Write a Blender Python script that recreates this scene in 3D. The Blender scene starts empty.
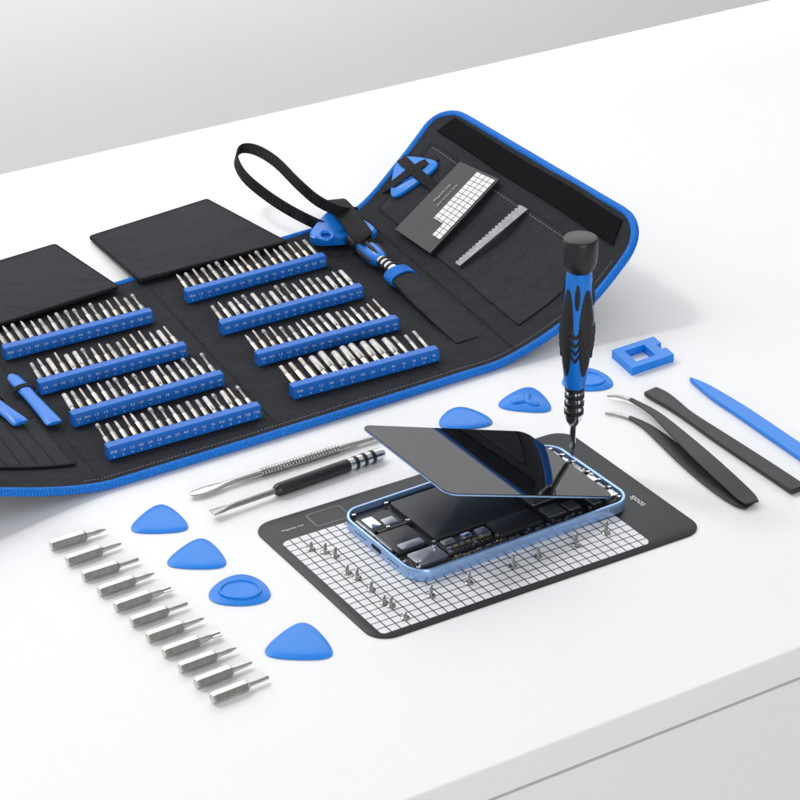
import bpy, bmesh, math, random
from mathutils import Vector, Matrix
random.seed(7)
V=Vector
S=.001; Z0=.75
F=2400.; PIT=math.radians(29); HC=724.
sp=math.sin(PIT); cp=math.cos(PIT)
def P(px,py,z=0.):
    a=(px-400)/F; b=(400-py)/F
    d=V((a,cp+b*sp,-sp+b*cp)); t=(z-HC)/d.z
    return V((a*t,d.y*t,z))
def proj(v):
    rz=v.z-HC
    dep=v.y*cp-rz*sp; up=v.y*sp+rz*cp
    return 400+F*v.x/dep,400-F*up/dep
def Zat(py,q):
    b=(400-py)/F; t=q.y/(cp+b*sp); return HC+t*(-sp+b*cp)
UP=V((0,0,1))
C=bpy.context.scene.collection
ORG={}
# ---------------- builder
class B:
    def __init__(s): s.v=[]; s.f=[]; s.uv=None
    def loft(s,rings,c0=True,c1=True,closed=True):
        n=len(rings[0]); o=len(s.v)
        for r in rings: s.v.extend([V(p) for p in r])
        for i in range(len(rings)-1):
            for j in range(n if closed else n-1):
                k=(j+1)%n
                s.f.append((o+i*n+j,o+i*n+k,o+(i+1)*n+k,o+(i+1)*n+j))
        if c0: s.f.append(tuple(o+j for j in range(n))[::-1])
        if c1: s.f.append(tuple(o+(len(rings)-1)*n+j for j in range(n)))
        return s
    def box(s,o,ex,ey,ez):
        return s.loft([[o,o+ex,o+ex+ey,o+ey],[o+ez,o+ex+ez,o+ex+ey+ez,o+ey+ez]])
    def tube(s,path,rad,seg=10,up=UP,cap=True,closed=False):
        rings=[]; n=len(path)
        for i,p in enumerate(path):
            if closed: t=path[(i+1)%n]-path[i-1]
            else: t=path[min(i+1,n-1)]-path[max(i-1,0)]
            t=t.normalized(); sd=t.cross(up)
            if sd.length<1e-3: sd=t.cross(V((1,0,0)))
            sd.normalize(); u2=sd.cross(t).normalized()
            r=rad[i] if isinstance(rad,(list,tuple)) and not (len(rad)==2 and n!=2) else rad
            rw,rh=(r if isinstance(r,(tuple,list)) else (r,r))
            rings.append([p+sd*(rw*math.cos(a))+u2*(rh*math.sin(a)) for a in [2*math.pi*k/seg for k in range(seg)]])
        if closed:
            rings.append(rings[0]); return s.loft(rings,False,False)
        return s.loft(rings,cap,cap)
    def ribbon(s,path,w,th,wdir=None,up=UP):
        rings=[]; n=len(path)
        for i,p in enumerate(path):
            t=(path[min(i+1,n-1)]-path[max(i-1,0)]).normalized()
            if wdir is not None:
                sd=V(wdir).normalized(); u2=sd.cross(t).normalized()
            else:
                sd=t.cross(up).normalized(); u2=sd.cross(t).normalized()
            ww=(w[i] if isinstance(w,(list,tuple)) else w)/2; hh=th/2
            rings.append([p-sd*ww-u2*hh,p+sd*ww-u2*hh,p+sd*ww+u2*hh,p-sd*ww+u2*hh])
        return s.loft(rings)
    def lathe(s,prof,o,ax,seg=32,a0=0,a1=None,ph=0.,cap=True):
        ax=ax.normalized(); x=ax.cross(V((0,1,0)))
        if x.length<.05: x=ax.cross(UP)
        x.normalize(); y=ax.cross(x)
        rings=[]
        for r,h in prof:
            rings.append([o+ax*h+x*(r*math.cos(ph+2*math.pi*k/seg))+y*(r*math.sin(ph+2*math.pi*k/seg)) for k in range(seg)])
        return s.loft(rings,cap,cap)
    def text(s,st,size,o,ex,ey):
        vs,fs=textmesh(st); k=len(s.v)
        for a in vs: s.v.append(o+ex*(a[0]*size)+ey*(a[1]*size))
        for f in fs: s.f.append(tuple(k+i for i in f))
        return s
TC={}
def textmesh(st):
    if st in TC: return TC[st]
    cu=bpy.data.curves.new('t','FONT'); cu.body=st; cu.align_x='CENTER'; cu.align_y='CENTER'; cu.resolution_u=2; cu.offset=.006
    ob=bpy.data.objects.new('t',cu); C.objects.link(ob)
    dg=bpy.context.evaluated_depsgraph_get(); dg.update()
    me=bpy.data.meshes.new_from_object(ob.evaluated_get(dg))
    r=([tuple(v.co[:2]) for v in me.vertices],[tuple(p.vertices) for p in me.polygons])
    bpy.data.objects.remove(ob); bpy.data.curves.remove(cu); bpy.data.meshes.remove(me)
    TC[st]=r; return r
def W(p): return V((p.x*S,p.y*S,p.z*S+Z0))
def mk(name,b,mat,parent=None,ang=38,bevel=0,flat=False,local=False):
    me=bpy.data.meshes.new(name)
    if local: vs=[v*S for v in b.v]; org=V((0,0,0))
    else:
        vs=[W(v) for v in b.v]
        if parent is not None: org=ORG[parent.name]
        else:
            xs=[v.x for v in vs]; ys=[v.y for v in vs]; zs=[v.z for v in vs]
            org=V(((min(xs)+max(xs))/2,(min(ys)+max(ys))/2,min(zs)))
        vs=[v-org for v in vs]
    me.from_pydata(vs,[],b.f)
    if b.uv:
        ul=me.uv_layers.new(name='UVMap')
        for l in me.loops: ul.data[l.index].uv=b.uv[l.vertex_index]
    bm=bmesh.new(); bm.from_mesh(me); bmesh.ops.recalc_face_normals(bm,faces=bm.faces); bm.to_mesh(me); bm.free()
    if not flat:
        for p in me.polygons: p.use_smooth=True
        me.set_sharp_from_angle(angle=math.radians(ang))
    me.materials.append(mat)
    o=bpy.data.objects.new(name,me); C.objects.link(o)
    ORG[o.name]=org
    if parent is not None: o.parent=parent
    elif not local: o.location=org
    if bevel:
        m=o.modifiers.new('bevel','BEVEL'); m.width=bevel*S; m.segments=2; m.limit_method='ANGLE'; m.angle_limit=math.radians(40)
    return o
def tag(o,label,cat,group=None):
    o['label']=label; o['category']=cat
    if group: o['group']=group
    return o
def thing(name,label,cat,loc,group=None):
    o=bpy.data.objects.new(name,None); C.objects.link(o); o.empty_display_size=.01
    o.location=W(loc); ORG[o.name]=W(loc); return tag(o,label,cat,group)
# ---------------- materials
def mat(name,col,rough=.5,metal=0.,bump=0.,bscale=800.,var=0.,vscale=300.,coat=0.,spec=.5):
    m=bpy.data.materials.new(name); m.use_nodes=True; nt=m.node_tree; bs=nt.nodes['Principled BSDF']
    bs.inputs['Base Color'].default_value=(*col,1); bs.inputs['Roughness'].default_value=rough
    bs.inputs['Metallic'].default_value=metal; bs.inputs['Coat Weight'].default_value=coat
    bs.inputs['Specular IOR Level'].default_value=spec
    tc=nt.nodes.new('ShaderNodeTexCoord')
    if var:
        n=nt.nodes.new('ShaderNodeTexNoise'); n.inputs['Scale'].default_value=vscale; n.inputs['Detail'].default_value=4
        nt.links.new(tc.outputs['Object'],n.inputs['Vector'])
        r=nt.nodes.new('ShaderNodeValToRGB'); r.color_ramp.elements[0].position=.3; r.color_ramp.elements[1].position=.7
        r.color_ramp.elements[0].color=(*[c*(1-var) for c in col],1); r.color_ramp.elements[1].color=(*[min(1,c*(1+var)) for c in col],1)
        nt.links.new(n.outputs['Fac'],r.inputs['Fac']); nt.links.new(r.outputs['Color'],bs.inputs['Base Color'])
    if bump:
        n=nt.nodes.new('ShaderNodeTexNoise'); n.inputs['Scale'].default_value=bscale; n.inputs['Detail'].default_value=3
        nt.links.new(tc.outputs['Object'],n.inputs['Vector'])
        bp=nt.nodes.new('ShaderNodeBump'); bp.inputs['Strength'].default_value=bump; bp.inputs['Distance'].default_value=.0006
        nt.links.new(n.outputs['Fac'],bp.inputs['Height']); nt.links.new(bp.outputs['Normal'],bs.inputs['Normal'])
    return m
def weave(name,c0,c1,scale=2600.,rough=.85,st=.6):
    m=bpy.data.materials.new(name); m.use_nodes=True; nt=m.node_tree; bs=nt.nodes['Principled BSDF']; L=nt.links.new
    tc=nt.nodes.new('ShaderNodeTexCoord'); bs.inputs['Roughness'].default_value=rough; bs.inputs['Specular IOR Level'].default_value=.25
    mp=nt.nodes.new('ShaderNodeMapping'); mp.inputs['Rotation'].default_value=(0,0,math.radians(20)); L(tc.outputs['Object'],mp.inputs['Vector'])
    hs=[]
    for d in ('X','Y'):
        w=nt.nodes.new('ShaderNodeTexWave'); w.bands_direction=d; w.inputs['Scale'].default_value=scale/10; w.inputs['Distortion'].default_value=1.5; w.inputs['Detail'].default_value=1
        L(mp.outputs['Vector'],w.inputs['Vector']); hs.append(w)
    mu=nt.nodes.new('ShaderNodeMath'); mu.operation='MULTIPLY'; L(hs[0].outputs['Fac'],mu.inputs[0]); L(hs[1].outputs['Fac'],mu.inputs[1])
    n=nt.nodes.new('ShaderNodeTexNoise'); n.inputs['Scale'].default_value=1100; n.inputs['Detail'].default_value=3; L(tc.outputs['Object'],n.inputs['Vector'])
    ad=nt.nodes.new('ShaderNodeMath'); ad.operation='ADD'; L(mu.outputs[0],ad.inputs[0]); L(n.outputs['Fac'],ad.inputs[1])
    r=nt.nodes.new('ShaderNodeValToRGB'); r.color_ramp.elements[0].position=.45; r.color_ramp.elements[1].position=.95
    r.color_ramp.elements[0].color=(*c0,1); r.color_ramp.elements[1].color=(*c1,1)
    L(ad.outputs[0],r.inputs['Fac']); L(r.outputs['Color'],bs.inputs['Base Color'])
    bp=nt.nodes.new('ShaderNodeBump'); bp.inputs['Strength'].default_value=st; bp.inputs['Distance'].default_value=.0004
    L(ad.outputs[0],bp.inputs['Height'])
    n2=nt.nodes.new('ShaderNodeTexNoise'); n2.inputs['Scale'].default_value=38; n2.inputs['Detail'].default_value=2; L(tc.outputs['Object'],n2.inputs['Vector'])
    b2=nt.nodes.new('ShaderNodeBump'); b2.inputs['Strength'].default_value=.8; b2.inputs['Distance'].default_value=.006
    L(n2.outputs['Fac'],b2.inputs['Height']); L(b2.outputs['Normal'],bp.inputs['Normal']); L(bp.outputs['Normal'],bs.inputs['Normal'])
    return m
M={}
M['desk']=mat('white_laminate',(.86,.863,.866),.42,var=.008,vscale=6)
M['face']=mat('white_lacquer',(.85,.853,.856),.5)
M['wall']=mat('grey_wall',(.82,.82,.83),.9,var=.01,vscale=3)
M['floor']=mat('grey_floor',(.6,.6,.6),.8,var=.05,vscale=4)
M['fabric']=weave('black_fabric',(.005,.0055,.008),(.036,.038,.045))
M['fabric2']=weave('charcoal_fabric',(.009,.010,.013),(.046,.048,.056))
M['velcro']=mat('black_velcro',(.006,.006,.007),.95,bump=1,bscale=1500,var=.7,vscale=1200,spec=.1)
M['web']=weave('black_webbing',(.005,.005,.006),(.03,.03,.034),3400)
M['trim']=weave('blue_binding',(.003,.10,.48),(.010,.27,.90),2600,.6,.9)
M['blue']=mat('blue_plastic',(.006,.19,.72),.30,bump=.05,bscale=600)
M['pick']=mat('blue_pick_plastic',(.005,.215,.76),.34,bump=.05,bscale=900,spec=.4)
M['holder']=mat('blue_holder_plastic',(.005,.135,.55),.38,spec=.4)
M['steel']=mat('steel',(.56,.545,.52),.20,1,var=.12,vscale=160)
M['bita']=mat('bit_steel',(.38,.365,.345),.26,1,var=.2,vscale=160)
M['steeld']=mat('worn_steel',(.26,.25,.235),.32,1,var=.25,vscale=220)
M['brass']=mat('warm_steel',(.38,.335,.28),.30,1,var=.15,vscale=180)
M['blade']=mat('dark_blade_steel',(.20,.20,.21),.4,.7,var=.2,vscale=200)
M['chrome']=mat('chrome',(.76,.76,.77),.12,1)
M['black']=mat('black_plastic',(.012,.012,.013),.42)
M['rubber']=mat('black_rubber',(.012,.012,.013),.6,bump=.2,bscale=900)
M['esd']=mat('black_esd_plastic',(.014,.014,.016),.5,bump=.15,bscale=400)
M['anod']=mat('pale_blue_aluminium',(.33,.50,.82),.28,.7)
M['anodd']=mat('antenna_band',(.24,.35,.56),.45)
M['glass']=mat('black_glass',(.004,.0045,.006),.02,0,spec=.45)
M['pcb']=mat('black_circuit',(.012,.013,.015),.45,var=.6,vscale=500,bump=.4,bscale=700)
M['batt']=mat('black_battery',(.02,.021,.024),.5)
M['shield']=mat('grey_shield',(.36,.36,.37),.35,.85,var=.2,vscale=200)
M['gold']=mat('gold_contact',(.8,.6,.3),.3,1)
M['white']=mat('white_print',(.78,.78,.78),.6)
M['wprint']=mat('white_marking',(.72,.78,.88),.6)
M['fprint']=mat('faint_marking',(.45,.46,.48),.6)
M['grey']=mat('grey_print',(.25,.25,.27),.6)
M['matb']=mat('black_mat',(.012,.013,.015),.5,bump=.1,bscale=900)
M['dark']=mat('dark_gap',(.01,.01,.01),.8)
def gridmat(name,nx,ny,lw=.1):
    m=bpy.data.materials.new(name); m.use_nodes=True; nt=m.node_tree; bs=nt.nodes['Principled BSDF']; L=nt.links.new
    bs.inputs['Roughness'].default_value=.5
    tc=nt.nodes.new('ShaderNodeTexCoord'); sx=nt.nodes.new('ShaderNodeSeparateXYZ'); L(tc.outputs['UV'],sx.inputs[0])
    outs=[]
    for ax,n in ((0,nx),(1,ny)):
        a=nt.nodes.new('ShaderNodeMath'); a.operation='MULTIPLY'; a.inputs[1].default_value=n; L(sx.outputs[ax],a.inputs[0])
        fr=nt.nodes.new('ShaderNodeMath'); fr.operation='FRACT'; L(a.outputs[0],fr.inputs[0])
        l=nt.nodes.new('ShaderNodeMath'); l.operation='LESS_THAN'; l.inputs[1].default_value=lw; L(fr.outputs[0],l.inputs[0]); outs.append(l)
    mx=nt.nodes.new('ShaderNodeMath'); mx.operation='MAXIMUM'; L(outs[0].outputs[0],mx.inputs[0]); L(outs[1].outputs[0],mx.inputs[1])
    mi=nt.nodes.new('ShaderNodeMixRGB'); mi.inputs[1].default_value=(.80,.80,.81,1); mi.inputs[2].default_value=(.03,.03,.033,1)
    L(mx.outputs[0],mi.inputs[0]); L(mi.outputs[0],bs.inputs['Base Color'])
    return m
M['grid']=gridmat('white_grid_print',30,19,.13)
M['gridc']=gridmat('small_grid_print',14,4,.12)
# ---------------- helpers for shapes
def rrect(x0,y0,x1,y1,r,n=5):
    out=[]
    for cx,cy,a in ((x1-r,y0+r,-90),(x1-r,y1-r,0),(x0+r,y1-r,90),(x0+r,y0+r,180)):
        for k in range(n+1):
            t=math.radians(a+90*k/n); out.append((cx+r*math.cos(t),cy+r*math.sin(t)))
    return out
def rbox(b,fn,x0,y0,x1,y1,r,z0,z1,bev=.3,n=4):
    R=lambda i,z:[fn(x,y,z) for x,y in rrect(x0+i,y0+i,x1-i,y1-i,max(r-i,.05),n)]
    return b.loft([R(0,z0),R(0,z1-bev),R(bev*.3,z1-bev*.3),R(bev,z1)])
def quadfn(F_,R_,L_,lx,ly):
    ex=(R_-F_)/lx; ey=(L_-F_)/ly
    return lambda x,y,z=0.: F_+ex*x+ey*y+UP*z
def bil(A,B_,C_,D,u,v): return A*((1-u)*(1-v))+B_*(u*(1-v))+C_*(u*v)+D*((1-u)*v)
ORD=['first','second','third','fourth','fifth','sixth','seventh','eighth','ninth','tenth','eleventh','twelfth','thirteenth','fourteenth','fifteenth','sixteenth']
# ================= SETTING
b0=P(0,177); b1=P(760,0); f0=P(400,800); f1=P(800,650)
D=((b1-b0).normalized()+(f1-f0).normalized()).normalized(); N=V((-D.y,D.x,0))
bm_=(b0+b1)/2; fm=(f0+f1)/2
depth=(bm_-fm).dot(N)
dl=lambda x,y,z: fm+D*x+N*y+UP*z
desk=thing('desk','white desk with a straight front edge and a drawer front below','desk',dl(-300,depth/2,-750))
b=B(); b.box(dl(-1300,0,-20),D*2400,N*depth,UP*20); mk('tabletop',b,M['desk'],desk,flat=True,bevel=1)
b=B(); b.box(dl(-1290,.6,-200),D*2380,N*16,UP*177.8); mk('drawer_front',b,M['face'],desk,flat=True,bevel=.6)
b=B(); b.box(dl(-1285,30,-745),D*2370,N*(depth-60),UP*724.5); mk('cabinet_body',b,M['face'],desk,flat=True)
b=B(); b.box(dl(-1285,8,-745),D*2370,N*18,UP*540); mk('lower_drawer_front',b,M['face'],desk,flat=True,bevel=1)
b=B(); q=dl(-2600,-3000,-750); b.v=[q,q+D*5200,q+D*5200+N*(depth+3700),q+N*(depth+3700)]; b.f=[(0,1,2,3)]
o=mk('floor',b,M['floor'],flat=True); o['kind']='structure'
b=B(); q=dl(-2600,depth+650,-752); b.box(q,D*5200,N*50,UP*3000); o=mk('wall',b,M['wall'],flat=True); o['kind']='structure'
# ================= CASE (tool roll)
cols=[((-165,330,34),(-55,490,31)),((-32,328,4),(105,484,4)),((140,277,4),(283,430,4)),((292,236,4),(450,378,4)),((353,212,6),(516,354,6)),((400,161,34),(588,302,24)),((443,103,62),(649,224,62))]
BK=[P(*c[0]) for c in cols]; FR=[P(*c[1]) for c in cols]
def cr(A,u):
    n=len(A)-1; i=min(int(u),n-1); i=max(i,0); t=u-i
    p1,p2=A[i],A[i+1]; p0=A[i-1] if i>0 else p1*2-p2; p3=A[i+2] if i+2<=n else p2*2-p1
    return (p1*2+(p2-p0)*t+(p0*2-p1*5+p2*4-p3)*t*t+(p1*3-p0-p2*3+p3)*t**3)*.5
def SF(u,v):
    p=cr(FR,u)*(1-v)+cr(BK,u)*v
    if p.z<3.8: p.z=3.8
    if u>4.1:
        k=min(1,(u-4.1)*2)*min(1,6*v)*min(1,6*(1-v)); p.z+=k*(.7*math.sin(u*6+v*7)*math.sin(v*8+1)+.5*math.sin(u*3.1-v*11))
    return p
def NM(u,v):
    e=.02; a=SF(min(u+e,6),v)-SF(max(u-e,0),v); c=SF(u,min(v+e,1))-SF(u,max(v-e,0)); return a.cross(c).normalized()
TB=[(i*.1,j*.05,*proj(SF(i*.1,j*.05))) for i in range(61) for j in range(21)]
def onuv(px,py):
    u,v=min(TB,key=lambda t:(t[2]-px)**2+(t[3]-py)**2)[:2]; st=.05
    for _ in range(7):
        best=None
        for du in (-1,0,1):
            for dv in (-1,0,1):
                uu=min(6,max(0,u+du*st)); vv=min(1,max(0,v+dv*st*.5)); q=proj(SF(uu,vv)); e=(q[0]-px)**2+(q[1]-py)**2
                if best is None or e<best[0]: best=(e,uu,vv)
        u,v=best[1:]; st*=.6
    return u,v
def OB(px,py,off=0.):
    u,v=onuv(px,py); return SF(u,v)+NM(u,v)*off
case=thing('tool_case','black fabric folding tool case with blue binding, opened flat with its right flap raised','tool case',P(230,370,0))
def vlim(u):
    r=.4
    if u>6-r:
        t=(u-(6-r))/r; return (1-math.sqrt(max(0,1-t*t)))*.12
    return 0.
us=[i*.08 for i in range(70)]+[5.6,5.68,5.75,5.81,5.86,5.9,5.94,5.97,5.99,6.0]
nv=24; b=B()
top=[];bot=[]
for u in us:
    l=vlim(u); top.append([SF(u,l+(1-2*l)*j/nv) for j in range(nv+1)])
    rr=[]
    for j in range(nv+1):
        p=SF(u,l+(1-2*l)*j/nv); nn=NM(u,.5); rr.append(p-nn*3.0)
    bot.append(rr)
b.loft([t+bb[::-1] for t,bb in zip(top,bot)])
mk('fabric_panel',b,M['fabric'],case,ang=50)
path=[]
for u in us: path.append(SF(u,vlim(u))-NM(u,.02)*1.2)
for u in us[::-1]: path.append(SF(u,1-vlim(u))-NM(u,.98)*1.2)
b=B(); b.tube(path,(2.8,2.6),10); mk('blue_binding',b,M['trim'],case,ang=80)
for uu in (1.0,2.0,3.0,4.05):
    b=B(); b.tube([SF(uu,.03+.94*k/16)+NM(uu,.5)*.1 for k in range(17)],(1.2,.6),8); mk('seam',b,M['web'],case)
b=B()
for k in range(230):
    u=.9+4.6*k/230
    for v in (.028,):
        a=SF(u,v)+NM(u,v)*.25; c=SF(u+.011,v)+NM(u,v)*.25; b.tube([a,c],.24,5)
mk('edge_stitching',b,M['grey'],case)
def uvpatch(c,off,matn,name,parent=case,n=8,th=.8):
    b=B(); rows=[]
    for i in range(n+1):
        row=[]
        for j in range(n+1):
            s_,t_=i/n,j/n
            u=c[0][0]*(1-s_)*(1-t_)+c[1][0]*s_*(1-t_)+c[2][0]*s_*t_+c[3][0]*(1-s_)*t_
            v=c[0][1]*(1-s_)*(1-t_)+c[1][1]*s_*(1-t_)+c[2][1]*s_*t_+c[3][1]*(1-s_)*t_
            row.append((SF(u,v),NM(u,v)))
        rows.append(row)
    b.loft([[p+nn*off for p,nn in r]+[p+nn*(off-th) for p,nn in r[::-1]] for r in rows])
    return mk(name,b,M[matn],parent)
uvpatch([(5.62,.06),(5.90,.09),(5.90,.91),(5.62,.94)],1.3,'velcro','hook_strip',n=18,th=1.0)
uvpatch([(4.3,.10),(4.3,.93),(5.45,.93),(5.45,.10)],.55,'fabric2','flap_pocket',n=24,th=.5)
def seamline(pts,name='pocket_seam'):
    b=B(); b.tube([SF(u,v)+NM(u,v)*.6 for u,v in pts],(.6,.35),6); mk(name,b,M['web'],case)
seamline([(5.45,.10+.83*k/18) for k in range(19)]); seamline([(4.3,.10+.83*k/18) for k in range(19)])
for vv in (.10,.93): seamline([(4.3+1.15*k/16,vv) for k in range(17)])
b=B()
for k in range(60):
    v=.11+.81*k/60; b.tube([SF(5.40,v)+NM(5.4,v)*.7,SF(5.40,v+.008)+NM(5.4,v)*.7],.24,5)
mk('pocket_stitching',b,M['grey'],case)
# printed card: one flat sheet
card=thing('grid_card','small dark card with white grid strip tucked in the flap pocket','card',OB(445,215,1))
ca,cb,cc_,cd=OB(398,234,1.6),OB(463,166,1.6),OB(502,184,1.6),OB(433,258,1.6)
n_=(cb-ca).cross(cd-ca).normalized(); n_=n_ if n_.z>0 else -n_
cf=lambda x,y,z=0.: bil(ca,cb,cc_,cd,x,y)+n_*(z+2.6)
b=B(); r_=[(0,0),(1,0),(1,1),(0,1)]; b.loft([[cf(x,y,-1.2) for x,y in r_],[cf(x,y,.6) for x,y in r_]]); mk('card_base',b,M['matb'],card)
b=B(); g=[(.32,.48),(.97,.48),(.97,.95),(.16,.95),(.16,.75),(.32,.75)]; b.v=[cf(x,y,.9) for x,y in g]; b.uv=[((x-.16)/.81,(y-.48)/.47) for x,y in g]; b.f=[(0,1,2,5),(5,2,3,4)]; mk('card_grid',b,M['gridc'],card,flat=True)
ex=(cf(.9,.2)-cf(.1,.2)).normalized(); ey=n_.cross(ex).normalized()
b=B(); b.text('Magnetic mat',3.2,cf(.60,.22,.9),ex,ey); mk('card_lettering',b,M['fprint'],card)
b=B(); b.text('keeps screws in order',2.5,cf(.60,.35,.9),ex,ey); mk('card_small_lettering',b,M['fprint'],card)
# saw-like metal strip
p0=OB(459,268,2.8); p1=OB(526,210,2.8); ex=(p1-p0); n_=NM(*onuv(490,240)); ey=n_.cross(ex).normalized()
if proj(p0+ey*5)[1]<proj(p0)[1]: ey=-ey
b=B(); o_=[]
for k in range(41):
    t=k/40; o_.append(p0+ex*t+ey*(3.0+1.4*t))
o2=[p0+ex*(1-k/60)-ey*((4.8 if k%3 else 3.0)*(1-.35*k/60)) for k in range(61)]
ring=o_+o2; b.loft([ring,[r+n_*.7 for r in ring]])
tag(mk('serrated_strip',b,M['blade'],flat=True),'thin serrated metal strip slotted in the raised flap pocket','serrated tool')
# rounded triangle outline
def pickshape(c,R,k,th0,ex=None,ey=None,sx=1.,sy=1.,n=60):
    ex=ex or V((1,0,0)); ey=ey or V((0,1,0)); c0,s0=math.cos(th0),math.sin(th0)
    pts=[(math.cos(t)+k*math.cos(2*t),math.sin(t)-k*math.sin(2*t)) for t in [2*math.pi*i/n for i in range(n)]]
    pts=[(x*c0-y*s0,x*s0+y*c0) for x,y in pts]
    return lambda sc,z,nn=UP:[c+ex*(sx*sc*R*x)+ey*(sy*sc*R*y)+nn*z for x,y in pts]
cc=OB(412,176,1.4); n_=NM(*onuv(412,176)); ex=(OB(430,160,1.2)-OB(395,192,1.2)).normalized(); ey=n_.cross(ex)
fn=pickshape(cc,17,.2,math.radians(80),ex,ey,1.1,1.0)
b=B(); b.loft([fn(1,0,n_),fn(1,1.8,n_),fn(.95,2.4,n_)]); b.loft([fn(.45,2.4,n_),fn(.42,3.6,n_)])
tag(mk('opening_pick',b,M['pick']),'blue opening tool held under crossed black bands on the raised flap','pick')
for nm,pp in (('elastic_band',[(384,190),(398,187),(412,178),(426,168),(438,158)]),('elastic_band',[(394,154),(404,163),(416,175),(428,184),(438,190)])):
    b=B(); path=[OB(x,y,[.6,4.5,6,4.5,.6][i]) for i,(x,y) in enumerate(pp)]; b.ribbon(path,7.5,1.2,up=n_); mk(nm,b,M['web'],case)
# hand strap loop
pp=[(356,212,14),(340,211,26),(318,201,36),(297,183,44),(276,162,48),(256,150,46),(241,149,42),(236,160,37),(244,176,32),(262,192,26),(284,207,20),(306,219,14),(326,228,10)]
pts=[P(*p) for p in pp]; sm=[cr(pts,i*.25) for i in range(4*(len(pts)-1)+1)]
b=B(); b.ribbon(sm,8.5,1.3,wdir=(.25,-.15,1)); mk('strap_loop',b,M['web'],case)
# blue tool + band near top edge
cc=P(341,226,13); fnb=pickshape(cc,21,.2,math.radians(100),V((1,0,0)),V((0,1,0)),1.05,1.15)
hol=thing('suction_tool','blue triangular plastic tool strapped under black band beside the hand loop','plastic tool',P(341,228,5))
b=B(); b.loft([fnb(.95,-6),fnb(1,-4),fnb(1,0),fnb(.93,1.5)]); mk('tool_body',b,M['blue'],hol)
b=B(); b.tube([P(326+7*math.cos(t),236+4*math.sin(t),16) for t in [k*math.pi/8 for k in range(16)]],1.6,8,closed=True); mk('tool_ring',b,M['blue'],hol)
b=B(); pts=[P(327,203,8),P(334,201,20),P(344,211,23),P(354,224,23),P(364,239,20),P(368,248,7)]; pts=[cr(pts,i*.25) for i in range(21)]; b.ribbon(pts,16,1.6); mk('elastic_band',b,M['web'],case)
# dust flaps behind: flat stiff panels
def flap(h0,h1,f1_,f0_,zh,zf):
    A=P(*h0,zh);B_=P(*h1,zh);C_=P(*f1_,zf);D_=P(*f0_,zf); b=B(); lx=(B_-A).length; ly=(D_-A).length
    fn=lambda x,y,z=0.: bil(A,B_,C_,D_,x/lx,y/ly)+UP*z
    R=lambda i,z:[fn(x,y,z) for x,y in rrect(i,i,lx-i,ly-i,2,3)]
    b.loft([R(0,-2.4),R(0,-.5),R(.5,0)]); mk('dust_flap',b,M['fabric2'],case)
    b=B(); b.tube([fn(x,y,-1.1) for x,y in rrect(0,0,lx,ly,2,3)],(1.0,1.5),8,closed=True); mk('flap_hem',b,M['web'],case)
flap((140,279),(286,241),(207,199),(90,236),9,4)
flap((-60,342),(118,286),(55,244),(-130,300),9,4)
# driver laid in case
dr=thing('precision_driver','driver with black cap and ringed silver collar lying through the blue case loop','screwdriver',P(385,262,5))
a0=P(354,239,13); a1=P(424,295,9.5); ax=a1-a0; Ld=ax.length
b=B(); b.lathe([(5,0),(6.8,.8),(7.0,3.5),(6.8,9),(5.2,12)],a0,ax,28); mk('cap',b,M['black'],dr)
b=B(); b.lathe([(5.0,11.5),(6.2,14),(6.8,19),(6.6,29),(5.8,35),(4.8,38)],a0,ax,28); mk('handle',b,M['blue'],dr)
axn=ax.normalized(); x_=axn.cross(V((0,1,0))).normalized(); y_=axn.cross(x_)
for k in range(5):
    an=k*2*math.pi/5+.4; d_=x_*math.cos(an)+y_*math.sin(an); b=B(); b.tube([a0+axn*14+d_*6.0,a0+axn*19+d_*6.5,a0+axn*29+d_*6.3,a0+axn*35+d_*5.6],[.6,1.6,1.6,.6],8); mk('rubber_grip',b,M['rubber'],dr)
b=B(); b.lathe([(4.4,37),(4.6,38),(4.6,62),(2.6,63),(2.6,Ld)],a0,ax,20); mk('collar',b,M['chrome'],dr)
for k in (40,45,50):
    b=B(); b.lathe([(4.6,k),(5.2,k+.3),(5.2,k+2),(4.6,k+2.3)],a0,ax,20); mk('collar_ring',b,M['black'],dr)
cen=a0+axn*63; hz=axn.cross(UP).normalized(); vz=hz.cross(axn).normalized()
if vz.z<0: vz=-vz
b=B(); nr=28
rings=[]
for k in range(nr):
    a=2*math.pi*k/nr; 
    o_=hz*(10.5*math.cos(a))+vz*(6.2*math.sin(a)); oi=hz*(9.3*math.cos(a))+vz*(5.1*math.sin(a))
    rings.append([cen+o_-axn*5,cen+o_+axn*5,cen+oi+axn*5,cen+oi-axn*5])
rings.append(rings[0]); b.loft(rings,False,False); mk('blue_elastic_loop',b,M['trim'],case)
s0=a0+axn*66; s1=P(474,338,4.4); path=[s0+(s1-s0)*t for t in (0,.1,.3,.6,.85,1)]
b=B(); b.tube(path,[(9.2,4.8),(10,5.0),(11.5,4.2),(13,2.8),(13.5,1.4),(13.5,.5)],24); mk('tool_sleeve',b,M['fabric2'],case,ang=60)
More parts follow.
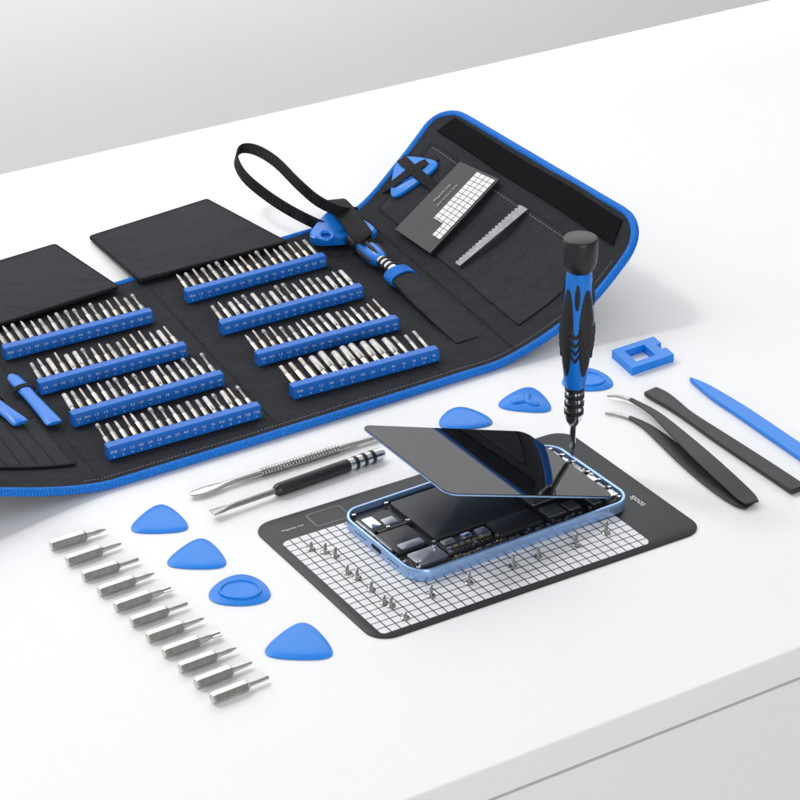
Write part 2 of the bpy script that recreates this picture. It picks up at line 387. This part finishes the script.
# left panel: stitched slot bands with blue tools
uvpatch([(.05,.12),(.93,.12),(.93,.40),(.05,.40)],1.3,'fabric2','slot_band',n=12,th=1.0)
b=B()
for k in range(9):
    u=.06+.86*k/8
    b.tube([SF(u,.12+.28*j/6)+NM(u,.3)*1.4 for j in range(7)],(.8,.5),6)
mk('slot_stitching',b,M['web'],case)
for v in (.12,.40):
    b=B(); b.tube([SF(.05+.88*k/14,v)+NM(.05+.88*k/14,v)*1.2 for k in range(15)],(1.0,.7),6); mk('slot_hem',b,M['web'],case)
for (x0,y0,x1,y1,lab) in ((10,381,54,430,'blue plastic pry tool in the left sleeves, nearer the bit rows'),(-22,398,20,430,'blue plastic pry tool in the left sleeves at the photo edge')):
    pa=OB(x0,y0,4.5); pb=OB(x1,y1,4.5)
    t=thing('pry_tool',lab,'pry tool',OB((x0+x1)/2,(y0+y1)/2,2))
    b=B(); b.tube([pa+(pb-pa)*s_ for s_ in (0,.06,.2,.5,.8,.95,1)],[(1.5,.5),(4.0,1.2),(4.6,2.2),(4.2,2.4),(4.8,2.4),(5.4,1.8),(5.0,1.0)],14); mk('tool_body',b,M['blue'],t)
    dn=(pb-pa).normalized(); hz=dn.cross(UP).normalized()
    for s_ in (.3,):
        c=pa+(pb-pa)*s_; b=B(); b.ribbon([c+hz*(7.0*math.cos(a))+UP*(4.0*math.sin(a)-1.6) for a in [math.pi*k/10 for k in range(11)]],4,.8,wdir=dn); mk('elastic_loop',b,M['web'],case)
# ================= BIT HOLDERS
vdir=(P(140,277)-P(283,430)).normalized()
def bitmesh(kind,L=20.,r=1.7):
    b=B()
    if kind==0: pr=[(r,0),(r,L*.6),(r*.7,L*.66),(r*.65,L*.86),(r*.25,L)]
    elif kind==1: pr=[(r,0),(r,L*.62),(r*.8,L*.66),(r*.8,L*.97),(r*.6,L)]
    elif kind==2: pr=[(r,0),(r,L*.50),(r*.55,L*.58),(r*.5,L*.9),(r*.4,L)]
    elif kind==4: pr=[(r,0),(r,L*.45),(r*.5,L*.5),(r*.5,L*.8),(r*.95,L*.88),(r*.8,L)]
    else: pr=[(r,0),(r,L*.35),(r*1.1,L*.38),(r*1.1,L*.96),(r*.95,L)]
    b.lathe(pr[:2],V((0,0,0)),V((0,0,1)),6); b.lathe([(pr[1][0]*.98,pr[1][1]+.01)]+pr[2:],V((0,0,0)),V((0,0,1)),12)
    return b
protos=[mk('screwdriver_bit',bitmesh(k,[27,25,28,24,26][k],1.85),M[['bita','steeld','brass','bita','steeld'][k]],local=True,ang=25) for k in range(5)]
big=[mk('screwdriver_bit',bitmesh(3,27,2.5),M['bita'],local=True,ang=25),mk('screwdriver_bit',bitmesh(1,27,2.2),M['brass'],local=True,ang=25)]
usedp=set()
def placebit(pr,pos,dirv,label,group,roll=0):
    if pr.name in usedp: o=pr.copy(); C.objects.link(o)
    else: o=pr; usedp.add(pr.name)
    q=V((0,0,1)).rotation_difference(dirv.normalized())
    o.rotation_mode='QUATERNION'; o.rotation_quaternion=q; o.location=W(pos); tag(o,label,'screwdriver bit',group); return o
HO=[((6,361),(154,323),'L',0),((41,396),(188,357),'L',1),((74,428),(225,386),'L',2),((109,461),(262,418),'L',3),
    ((188,304),(327,267),'R',0),((223,336),(364,298),'R',1),((259,367),(400,330),'R',2),((294,400),(440,361),'R',3)]
rown=['back row','second row from back','third row from back','front row']
nums=['0.8','1.0','1.3','1.5','2.0','2.5','3.0','3.5','4.0','T2','T3','T4','T5','T6','T8','T9','T10']
nums2=['PH0','PH1','H2','H3','Y1','Y2','U4','U5','P2','P5','P6','T9','T10','T15','T20','T25','H4']
for (l,r,side,row) in HO:
    where=('left' if side=='L' else 'right')+' column, '+rown[row]
    p0=P(*l,4.6); p1=P(*r,4.6); ex=(p1-p0); Lh=ex.length; ex/=Lh
    vd=vdir
    h=thing('bit_holder','blue numbered bit holder strip, '+where,'bit holder',(p0+p1)/2,'blue bit holder strips in the case')
    fn=lambda x,y,z: p0+ex*x+vd*y+UP*z
    H=8.2;Dp=7.5
    b=B()
    sec=[(0,0),(.6,H-1.2),(1.6,H),(Dp,H),(Dp,0)]
    b.loft([[fn(x,y,z) for y,z in sec] for x in (0,Lh)])
    mk('strip',b,M['holder'],h,bevel=.4)
    nb=17 if not (side=='R' and row==3) else 14
    sock=B(); txt=B()
    for k in range(nb):
        x=Lh*(k+.6)/(nb+.2)
        dv=(vd*.99+UP*.11+ex*random.uniform(-.03,.03)).normalized()
        c=fn(x,Dp-1.0,H-2.4)
        sock.lathe([(2.4,0),(2.4,2.0),(1.95,2.1)],c-dv*.2,dv,12)
        txt.text((nums if (row+k)%3 else nums2)[k],2.4,fn(x,.12,H*.60),ex,UP*.98+vd*.07)
        txt.text('+-*o'[(k//3+row)%4],2.4,fn(x,.02,H*.26),ex,UP)
        if nb==14 and 3<=k<=10: pr=big[0]
        elif nb==14: pr=big[1] if k<3 else protos[1]
        else: pr=protos[random.choice([0,0,1,2,4,1,3] if row!=0 else [0,1,4,2])]
        placebit(pr,c-dv*(1.5+random.uniform(0,4)),dv,'small steel bit in the blue holder, '+where,'bits in the '+where)
    for v in txt.v: v-=vd*.12
    mk('socket_row',sock,M['holder'],h); mk('markings',txt,M['wprint'],h)
# ================= LOOSE BITS
def loosebit(kind,L=33.5):
    b=B(); r=3.3; z=V((0,0,0)); ax=V((0,0,1))
    b.lathe([(r*.8,0),(r,1),(r,L*.10),(r,L*.60),(r*.78,L*.63)],z,ax,6,ph=0)
    if kind==0: pr=[(2.0,L*.625),(1.7,L*.68),(1.45,L*.72),(1.45,L*.88),(.45,L)]
    elif kind==1: pr=[(2.0,L*.625),(1.3,L*.69),(1.2,L*.98),(.9,L)]
    elif kind==2: pr=[(2.1,L*.625),(2.0,L*.76),(1.2,L*.86),(1.1,L)]
    else: pr=[(2.0,L*.625),(1.5,L*.70),(1.25,L*.88),(.9,L*.97),(.5,L)]
    b.lathe(pr,z,ax,14)
    if kind==2: 
        b.box(V((-2.3,-.45,L*.84)),V((4.6,0,0)),V((0,.9,0)),V((0,0,L*.17)))
    return b
lp=[mk('hex_bit',loosebit(k),M['steel'],local=True,ang=25) for k in range(4)]
nL=11; ul=set()
for i in range(nL):
    t=i/(nL-1); x0=51+t*161; y0=546+t*153; kx=55+t*4; ky=-17-t*5
    r=2.9; a=P(x0,y0,r); bb=P(x0+kx+random.uniform(-.6,.6),y0+ky+random.uniform(-.8,.8),r); k=[0,3,1,0,2,1,3,2,0,3,1][i]
    pr=lp[k]; o=pr if k not in ul else pr.copy()
    if k in ul: C.objects.link(o)
    ul.add(k)
    dv=(bb-a).normalized(); zax=dv; xax=UP.cross(zax).normalized(); yax=zax.cross(xax)
    mt=Matrix((xax,yax,zax)).transposed().to_4x4()
    o.rotation_mode='QUATERNION'; o.rotation_quaternion=mt.to_quaternion(); o.location=W(a)
    tag(o,'steel hex bit lying on the desk, %s from the back of the loose row'%ORD[i],'screwdriver bit','loose hex bits laid in a row')
# ================= PICKS
def pick(cx,cy,wpx,label,k=.2,th=90,sy=1.,ridge=None,h=1.0):
    c=P(cx,cy,0); s=F/((c.y*cp+HC*sp)); R=wpx/s/2/(1+k*.45)
    fn=pickshape(c,R,k,math.radians(th),sy=sy)
    rings=[fn(.98,.1),fn(1,.35),fn(1,h-.25),fn(.975,h)]
    if ridge is None:
        b=B(); b.loft(rings+[fn(.6,h+.35),fn(.3,h+.42)]); return tag(mk('opening_pick',b,M['pick']),label,'pick')
    t=thing('opening_pick',label,'pick',c)
    b=B(); b.loft(rings); mk('pick_body',b,M['pick'],t)
    b=B()
    if ridge=='oval':
        f2=pickshape(c,R,.03,math.radians(90),sy=.8)
        b.loft([f2(.72,h),f2(.70,h+1.2),f2(.64,h+1.3),f2(.60,h+.5)],False,True)
    else:
        for q in range(3):
            a=math.radians(th+120*q); d=V((math.cos(a),math.sin(a),0)); b.tube([c+UP*(h+.2),c+d*R*.45+UP*(h+.4),c+d*R*.62+UP*(h+.2)],[(2.2,1),(2.6,1.1),(1.2,.5)],8)
    mk('grip_ridge',b,M['pick'],t); return t
pick(160,522,58,'plain blue triangular pick nearest the case, back of four picks',.17,93)
pick(198,557,60,'plain blue triangular pick second from the back in the left column',.17,88)
pick(240,592,63,'blue rounded pick with a raised oval grip beside the loose bits',.08,90,.92,'oval')
pick(300,645,69,'largest plain blue triangular pick nearest the viewer',.17,87)
pick(464,420,55,'plain blue rounded pick between the case and the phone',.12,100,.85)
pick(526,402,54,'blue triangular pick with raised three armed ridge',.16,80,1.,'tri')
pick(587,381,52,'blue rounded pick behind the upright screwdriver',.08,90,.95,'oval')
# ================= MAGNETIZER BLOCK
z=5.5
fn=quadfn(P(632,368,z)-UP*z,P(674,354,z)-UP*z,P(612,350,z)-UP*z,30,24)
mg=thing('magnetizer','blue hollow square magnetizer block behind the tweezers','magnetizer',fn(15,12,0))
out=[(0,0),(30,0),(30,9),(26.5,9),(26.5,15),(30,15),(30,24),(0,24)]
hole=[(6,5),(20,5),(20,9),(20,10),(20,14),(20,15),(20,19),(6,19)]
b=B(); b.loft([[fn(x,y,0) for x,y in out],[fn(x,y,5.5) for x,y in out],[fn(x,y,5.5) for x,y in hole],[fn(x,y,0) for x,y in hole]],False,False)
n_=8; b.f+= [(j,(j+1)%n_,3*n_+(j+1)%n_,3*n_+j) for j in range(n_)]
mk('block',b,M['pick'],mg,bevel=.6,flat=True)
# ================= TWEEZERS
tw=thing('tweezers','black curved tweezers with bare steel tips on the desk','tweezers',P(690,455))
def path2(pts,z): 
    q=[P(x,y,zz) for (x,y),zz in zip(pts,z)]; return [cr(q,i*.25) for i in range(4*(len(q)-1)+1)]
def wid(ws): 
    q=[V((w,0,0)) for w in ws]; return [cr(q,i*.25).x for i in range(4*(len(q)-1)+1)]
A1=path2([(630,399),(654,413),(677,433),(702,456),(727,479),(745,496),(752,503)],[4,5,6,6.5,5,3.5,3.2])
b=B(); b.ribbon(A1,wid([3,6,9.5,12,12.5,12,9]),1.3); mk('arm',b,M['esd'],tw,bevel=.4)
A2=path2([(629,417),(646,426),(665,441),(688,461),(713,482),(738,500),(750,506)],[1.5,1.5,1.5,1.5,1.4,1.3,1.3])
b=B(); b.ribbon(A2,wid([3,6,9.5,12,12.5,12,9]),1.3); mk('arm',b,M['esd'],tw,bevel=.4)
b=B(); b.ribbon(path2([(607,396),(618,396),(631,399.5)],[3,3.5,4]),wid([.9,2.2,3.2]),1.2); mk('tip',b,M['bita'],tw)
b=B(); b.ribbon(path2([(605,413),(616,414),(630,417.5)],[1.2,1.4,1.5]),wid([.9,2.2,3.2]),1.2); mk('tip',b,M['bita'],tw)
# spudgers
b=B(); b.ribbon(path2([(650,391),(661,397),(673,405),(688,416),(722,439),(760,464),(799,490)],[2.2]*7),wid([11,12,10,8,10,11,11.5]),3.2)
tag(mk('spudger',b,M['esd'],bevel=.8),'black plastic spudger with a flat flared end','spudger')
b=B(); b.ribbon(path2([(690,379),(702,386),(720,398),(745,414),(780,438),(830,472)],[2]*6),wid([1,6,9.5,10.5,11,11.5]),3)
tag(mk('spudger',b,M['pick'],bevel=.8),'bright blue plastic spudger with a pointed end','spudger')
# metal spudger
a=P(190,495,2.5); e=P(398,430,2.5); d=e-a
sp_=thing('metal_spudger','long steel spudger with a flat paddle end between case and phone','spudger',(a+e)/2-UP*2.5)
ts=[0,.02,.06,.12,.16,.2,.3,.45,.6,.75,.82,.9,.96,1.0]; rs=[(1.5,.5),(3.2,.6),(4,.7),(3.6,.8),(2.2,1.3),(1.8,1.7),(2.1,2.1),(2.3,2.3),(2.3,2.3),(2.1,2.1),(1.7,1.6),(2.4,1.1),(2.8,.7),(1.6,.4)]
b=B(); b.tube([a+d*t for t in ts],rs,16); mk('shaft',b,M['steel'],sp_)
b=B()
for k in range(26):
    t=.33+k*.0145; b.lathe([(2.35,0),(2.62,.35),(2.62,1.1),(2.35,1.5)],a+d*t,d,14)
mk('knurled_grip',b,M['bita'],sp_)
# small black screwdriver lying
a=P(212,513,4); e=P(383,453,4); d=e-a; Ls=d.length
sd_=thing('slim_screwdriver','slim black handled screwdriver lying in front of the steel spudger','screwdriver',(a+e)/2-UP*4)
b=B(); b.tube([a,a+d*.05,a+d*.10,a+d*.13,a+d*.38],[(3.4,.35),(3.2,.7),(1.7,1.5),(1.7,1.7),(1.8,1.8)],14); mk('blade',b,M['bita'],sd_)
b=B(); b.lathe([(2.2,Ls*.355),(3.6,Ls*.37),(4.0,Ls*.385),(4.0,Ls*.78),(3.7,Ls*.79)],a,d,24); mk('handle',b,M['black'],sd_)
b=B(); b.lathe([(3.5,Ls*.792),(3.8,Ls*.80),(3.8,Ls*.975),(2.9,Ls)],a,d,20); mk('collar',b,M['chrome'],sd_)
for k in (.82,.87,.92):
    b=B(); b.lathe([(3.8,Ls*k),(4.1,Ls*k+.3),(4.1,Ls*k+2.4),(3.8,Ls*k+2.7)],a,d,20); mk('ring',b,M['black'],sd_)
# ================= GRID MAT
fm_=quadfn(P(377,644),P(706,531),P(250,528),200,135)
gm=thing('magnetic_mat','black magnetic project mat printed with a white grid under the phone','mat',fm_(100,67,0))
b=B(); R=lambda i,z:[fm_(x,y,z) for x,y in rrect(i,i,200-i,135-i,12-i,8)]
b.loft([R(0,.05),R(0,.8),R(.3,1.0)]); mk('mat_sheet',b,M['matb'],gm)
b=B(); b.uv=[]
ou=rrect(5,4,168,111,5,8); b.v=[fm_(x,y,1.12) for x,y in ou]; b.uv=[((x-5)/163,(y-4)/107) for x,y in ou]; b.f=[tuple(range(len(ou)))]
mk('grid_print',b,M['grid'],gm,flat=True)
b=B(); b.tube([fm_(x,y,1.1) for x,y in rrect(30,115,50,129,2,4)],(.35,.12),5,closed=True); mk('outline_print',b,M['grey'],gm)
ex=(fm_(1,0)-fm_(0,0)); ey=(fm_(0,1)-fm_(0,0))
b=B(); b.text('Magnetic mat',2.4,fm_(18,121,1.15),ex,ey); mk('small_lettering',b,M['white'],gm)
b=B(); b.text('tools',6,fm_(187,45,1.15),ey,-ex); mk('lettering',b,M['white'],gm)
# ================= PHONE
zm=1.2
Fp=P(416,587,zm);Rp=P(634,509,zm);Lp=P(338,523,zm)
ph=quadfn(Fp,Rp,Lp,147,71.5)
phone=thing('smartphone','opened pale blue smartphone on the grid mat with its screen propped up','phone',ph(73,36,0))
b=B(); R=lambda i,z:[ph(x,y,z) for x,y in rrect(i,i,147-i,71.5-i,12-i,10)]
b.loft([R(.9,0),R(.2,.4),R(0,.9),R(0,7.0),R(.2,7.4),R(.5,7.5),R(1.4,7.5),R(1.7,7.2),R(1.8,3.0)],True,True); mk('housing',b,M['anod'],phone)
b=B(); rr_=[ph(x,y,3.2) for x,y in rrect(2.0,2.0,145,69.5,10,10)]; b.loft([rr_,[p+UP*.6 for p in rr_]]); mk('inner_tray',b,M['pcb'],phone)
def comp(name,x0,y0,x1,y1,z1,m,r=1.,z0=3.82,bev=.3):
    b=B(); rbox(b,ph,x0,y0,x1,y1,r,z0,z1,bev); return mk(name,b,M[m],phone)
comp('battery',30,24,92,66,6.6,'batt',2); comp('battery',62,9,92,23,6.6,'batt',2)
comp('haptic_motor',8,8,27,20,6.4,'shield',1.5); comp('speaker_module',5,23,26,44,6.2,'black',2); comp('speaker_module',5,47,26,62,6.0,'batt',2)
comp('charging_flex',3.2,27,5,60,6.8,'shield',.6); comp('shield_plate',7,50,14,60,6.5,'chrome',1)
comp('shield_plate',16,49,24,55,6.3,'shield',.8,6.02)
comp('flex_cable',29,9,60,11,4.8,'black',.8); comp('flex_cable',29,12.5,60,22.5,5.2,'pcb',.8)
comp('flex_cable',8,44.4,60,46.4,6.4,'black',.6)
comp('shield_plate',31,17.5,39,21.5,6.2,'shield',.6,5.22); comp('shield_plate',44,17.5,50,21.5,6.2,'chrome',.6,5.22); comp('bracket',53,14,60,21,6.5,'shield',.8,5.22)
comp('speaker_mesh',9,24.5,24,30,6.45,'shield',1.2,6.22,.1)
comp('logic_board',28,3.2,118,7.6,4.6,'pcb',1)
comp('logic_board',94,9,120,66,5.6,'pcb',2); comp('camera_module',118,36,134,64,7.0,'black',4); comp('logic_board',122,5,143,34,5.4,'pcb',2)
for (x0,y0,x1,y1) in ((96,10,108,20),(110,10,118,18),(96,24,116,38),(98,44,112,60),(125,8,131,16),(124,20,131,30)): comp('shield_plate',x0,y0,x1,y1,6.3,'shield',.8,5.62 if x0<120 else 5.42)
for (x0,y0,x1,y1,m) in ((134.5,8.5,143,15,'chrome'),(133.5,17.5,142,24,'shield'),(136,26,143.5,33,'chrome'),(135.5,36.5,143.5,46,'shield'),(136.5,48.5,143,55,'chrome'),(135,57.5,142,63,'shield')): comp('bracket',x0,y0,x1,y1,6.8,m,.8,3.82,.3)
for (x,y) in ((125,43),(125,56),(131,50)):
    b=B(); b.lathe([(3.6,0),(3.6,.8),(2.9,1.0),(2.3,.6),(1,.5)],ph(x,y,7.02),UP,24); mk('camera_lens',b,M['glass'],phone)
random.seed(3)
x=30.
while x<117:
    w_=random.choice([1.0,1.6,2.4,3.2]); y=random.choice([3.8,4.2,5.4]); b=B(); rbox(b,ph,x,y,x+w_,y+random.choice([.9,1.4,1.9]),.15,4.62,random.uniform(5.3,6.3),.12,1)
    mk('circuit_chip',b,M[random.choice(['chrome','shield','black','shield','gold'])],phone); x+=w_+random.uniform(.5,1.6)
for i in range(7):
    x=30.5+i*4.2; b=B(); rbox(b,ph,x,13.4,x+3.0,15.0,.15,5.22,5.9,.12,1); mk('connector',b,M['gold' if i%2 else 'shield'],phone)
for i in range(14):
    x=30+i*2.1; b=B(); rbox(b,ph,x,11.3,x+1.2,12.1,.1,3.82,4.9,.1,1); mk('contact',b,M['chrome' if i%3 else 'gold'],phone)
for k in range(30):
    x,y=random.uniform(132,143.0),random.uniform(6,66)
    w_,h_=random.uniform(.6,2.0),random.uniform(.5,1.3); b=B(); rbox(b,ph,x,y,x+w_,y+h_,.1,3.82,random.uniform(6.9,7.3),.1,1)
    mk('circuit_chip',b,M[random.choice(['chrome','chrome','shield','white','black'])],phone)
for k in range(12):
    y=10+k*4.4; b=B(); rbox(b,ph,2.9,y,5.4,y+random.uniform(1,2.6),.2,3.82,random.uniform(5,6.9),.12,1); mk('circuit_chip',b,M[random.choice(['shield','chrome','black'])],phone)
for (x,y) in ((6,6),(29,9.5),(28,46),(6,65),(28,66),(60,9.3),(95,5.5),(120,5.5),(141,6),(143,16.5),(143.4,25.5),(143.4,35),(143.4,47.5),(143,56.5),(141,65),(121,34),(15,46),(133,32),(27.5,21.8),(46,10),(78,5.5),(9,10),(25,18),(108,5)):
    b=B(); b.lathe([(1.2,-2),(1.2,.5),(.95,.6),(.4,.4)],ph(x,y,6.9),UP,12); mk('screw',b,M['chrome'],phone)
b=B(); rbox(b,lambda x,y,z: ph(-z,y,x),2.4,31,5.2,40,1.3,-.2,.12,.05); mk('charging_port',b,M['dark'],phone)
for s0 in (16,46):
    b=B()
    for k in range(5): b.lathe([(.6,-.1),(.6,.1)],ph(0,s0+k*2.1,3.8),-(ph(1,0,0)-ph(0,0,0)),10)
    mk('speaker_holes',b,M['dark'],phone)
b=B(); rbox(b,lambda x,y,z: ph(x,-z,y),92,2.6,106,5,1.1,-.1,.6,.2); mk('side_button',b,M['anod'],phone)
for x in (16,128):
    b=B(); b.box(ph(x,-.06,1.3),ph(x+1,0,0)-ph(x,0,0),(ph(0,.2,0)-ph(0,0,0)),UP*5.4); mk('antenna_band',b,M['anodd'],phone)
# screen: a rigid flat slab
A=P(360,425,50);D_=P(448,494,50);C_=P(616,497,9.0);B_=A+(C_-D_)
lx=(C_-D_).length; ly=(A-D_).length
nn=(B_-A).cross(D_-A).normalized(); nn=nn if nn.z>0 else -nn
def sc(x,y,z): return A+(B_-A)*(x/lx)+(D_-A)*(y/ly)+nn*z
b=B(); R=lambda i,z:[sc(x,y,z) for x,y in rrect(i,i,lx-i,ly-i,7-i,10)]
b.loft([R(.5,-1.3),R(0,-1.1),R(0,-.2)]); scr=mk('screen_frame',b,M['anod'],phone)
b=B(); b.loft([R(.1,-.18),R(.1,.0),R(.3,.2)]); mk('screen_glass',b,M['glass'],scr,flat=True)
# ================= UPRIGHT SCREWDRIVER
q=P(572,457,5.5); s=F/(q.y*cp+HC*sp)*1.04
def pf(l): return [(w/2/s,Zat(y,q)-q.z) for y,w in l]
drv=thing('precision_screwdriver','upright blue and black precision screwdriver standing in the open phone','screwdriver',q)
core=[(388,19),(384,21),(378,23.5),(370,25.5),(360,28),(350,30.5),(342,32.5),(333,33.5),(325,33.5),(316,32.5),(308,31),(298,29),(288,27.5),(279,26.5),(273,25.5),(267,22)]
b=B(); b.lathe(pf(core),q,UP,48); mk('handle',b,M['blue'],drv,ang=60)
b=B(); b.lathe(pf([(273,18),(270,25),(267,30),(263,33),(259,34.5),(252,35),(243,35),(239.5,34.5),(237.6,33),(237.2,31)]),q,UP,48); mk('swivel_cap',b,M['black'],drv,ang=50)
b=B(); b.lathe(pf([(424,10),(419,17),(416,18.5),(388,18.5)]),q,UP,36); mk('collar',b,M['chrome'],drv)
for y in (413,405,397,390):
    b=B(); b.lathe(pf([(y,18.6),(y-.6,20.5),(y-4,20.5),(y-4.6,18.6)]),q,UP,36); mk('collar_ring',b,M['black'],drv)
b=B(); b.lathe(pf([(458,2),(450,3.2),(447,6),(425,6.5),(423,7)]),q,UP,8); mk('bit',b,M['steel'],drv)
cpf=sorted([(Zat(y,q)-q.z,w/2/s) for y,w in core])
def rad(h):
    for (h0,r0),(h1,r1) in zip(cpf,cpf[1:]):
        if h0<=h<=h1: return r0+(r1-r0)*(h-h0)/(h1-h0)
    return cpf[0][1] if h<cpf[0][0] else cpf[-1][1]
def pad(b,y0,y1,ac,wfun,off=.7,n=30,m=12):
    rows=[]
    for i in range(n+1):
        t=i/n; h=Zat(y0+(y1-y0)*t,q)-q.z; wv=math.radians(wfun(t)); row=[];inn=[]
        for j in range(m+1):
            a=math.radians(ac)+wv*(j/m-.5); e=off*min(1,6*min(t,1-t)+.15)*min(1,5*min(j/m,1-j/m)+.2)
            if .15<t<.62: e-=.28*(0.5+0.5*math.cos(t*n*2.1))
            d=V((math.cos(a),math.sin(a),0)); r=rad(h); row.append(q+UP*h+d*(r+e)); inn.append(q+UP*h+d*(r-.4))
        rows.append(row+inn[::-1])
    b.loft(rows)
for k in range(4):
    ac=-90+45+90*k-8
    b=B(); pad(b,372,286,ac,lambda t:16+58*math.sin(math.pi*min(1,max(0,t)))**.65); mk('rubber_grip',b,M['rubber'],drv,ang=60)
for k in range(4):
    b=B(); ac=-98+90*k
    for y in (356,348,340,332):
        for sg in (-1,1):
            pts=[]
            for i in range(5):
                a=math.radians(ac+sg*i*5); h=Zat(y-i*2.2,q)-q.z; pts.append(q+UP*h+V((math.cos(a),math.sin(a),0))*(rad(h)+.15))
            b.tube(pts,.8,6)
    mk('grip_chevrons',b,M['rubber'],drv)
    b=B(); pts=[]
    for y in (304,296,288,280):
        h=Zat(y,q)-q.z; a=math.radians(ac); pts.append(q+UP*h+V((math.cos(a),math.sin(a),0))*(rad(h)-.1))
    b.tube(pts,[.8,1.5,1.5,.7],8); mk('grip_slot',b,M['rubber'],drv)
# ================= SCREWS ON MAT
def screwmesh(L,r):
    b=B(); pr=[(r,0),(r,.5),(r*.75,.95),(.9,1.0)]
    k=1.3
    while k<L-.6: pr+=[(.75,k),(1.0,k+.25)]; k+=.5
    pr+=[(.35,L)]
    b.lathe(pr,V((0,0,0)),UP,14); return b
sps=[(311,549,5),(325,552,6),(335,556,6),(347,573,5),(357,578,6),(371,590,5.5),(384,603,5),(391,606,6),(405,618,3.5),(431,596,7),(469,583,7),(513,567,8),(538,557,6.5),(576,545,8),(606,533,8)]
for i,(x,y,L) in enumerate(sps):
    o=mk('small_screw',screwmesh(L,2.5),M['bita'],local=True); o.location=W(P(x,y,1.25))
    o.rotation_euler=(0,0,random.random()*6)
    tag(o,'tiny steel screw standing on the grid, %s from the left'%ORD[i],'screw','tiny screws standing on the grid mat')
# ================= LIGHT, CAMERA
w=bpy.data.worlds.new('World'); bpy.context.scene.world=w; w.use_nodes=True
nt=w.node_tree; bg=nt.nodes['Background']; bg.inputs[1].default_value=.62
tc=nt.nodes.new('ShaderNodeTexCoord'); sx=nt.nodes.new('ShaderNodeSeparateXYZ'); nt.links.new(tc.outputs['Generated'],sx.inputs[0])
rp=nt.nodes.new('ShaderNodeValToRGB'); e=rp.color_ramp.elements
e[0].position=0; e[0].color=(.4,.405,.415,1); e[1].position=1; e[1].color=(.99,1.0,1.02,1)
n1=e.new(.35); n1.color=(.55,.557,.57,1)
nt.links.new(sx.outputs['Z'],rp.inputs[0]); nt.links.new(rp.outputs[0],bg.inputs[0])
def area(loc,target,size,power,col=(1,1,1),sy=None):
    l=bpy.data.lights.new('key_or_added_fill','AREA'); l.shape='DISK'; l.size=size; l.energy=power; l.color=col
    if sy: l.shape='RECTANGLE'; l.size_y=sy
    o=bpy.data.objects.new('key_or_added_fill',l); C.objects.link(o); o.location=loc
    o.rotation_euler=(V(target)-V(loc)).to_track_quat('-Z','Y').to_euler()
area((-1.1,2.0,2.35),(0,1.25,.75),.5,34)
area((.7,-1.3,1.5),(.2,1.2,.7),1.0,27)  # added front fill, lifts the drawer and cabinet faces
area(W(dl(100,depth-100,1100)),W(dl(100,depth+650,1100)),4.0,50,sy=.5)  # added wall wash, a strip light to brighten the back wall
cam=bpy.data.cameras.new('camera'); co=bpy.data.objects.new('camera',cam); C.objects.link(co)
co.location=(0,0,HC*S+Z0); co.rotation_euler=(math.radians(61),0,0); cam.sensor_width=36; cam.lens=36*F/800; cam.clip_start=.01; cam.clip_end=50
bpy.context.scene.camera=co
bpy.context.scene.view_settings.view_transform='Standard'; bpy.context.scene.view_settings.look='None'
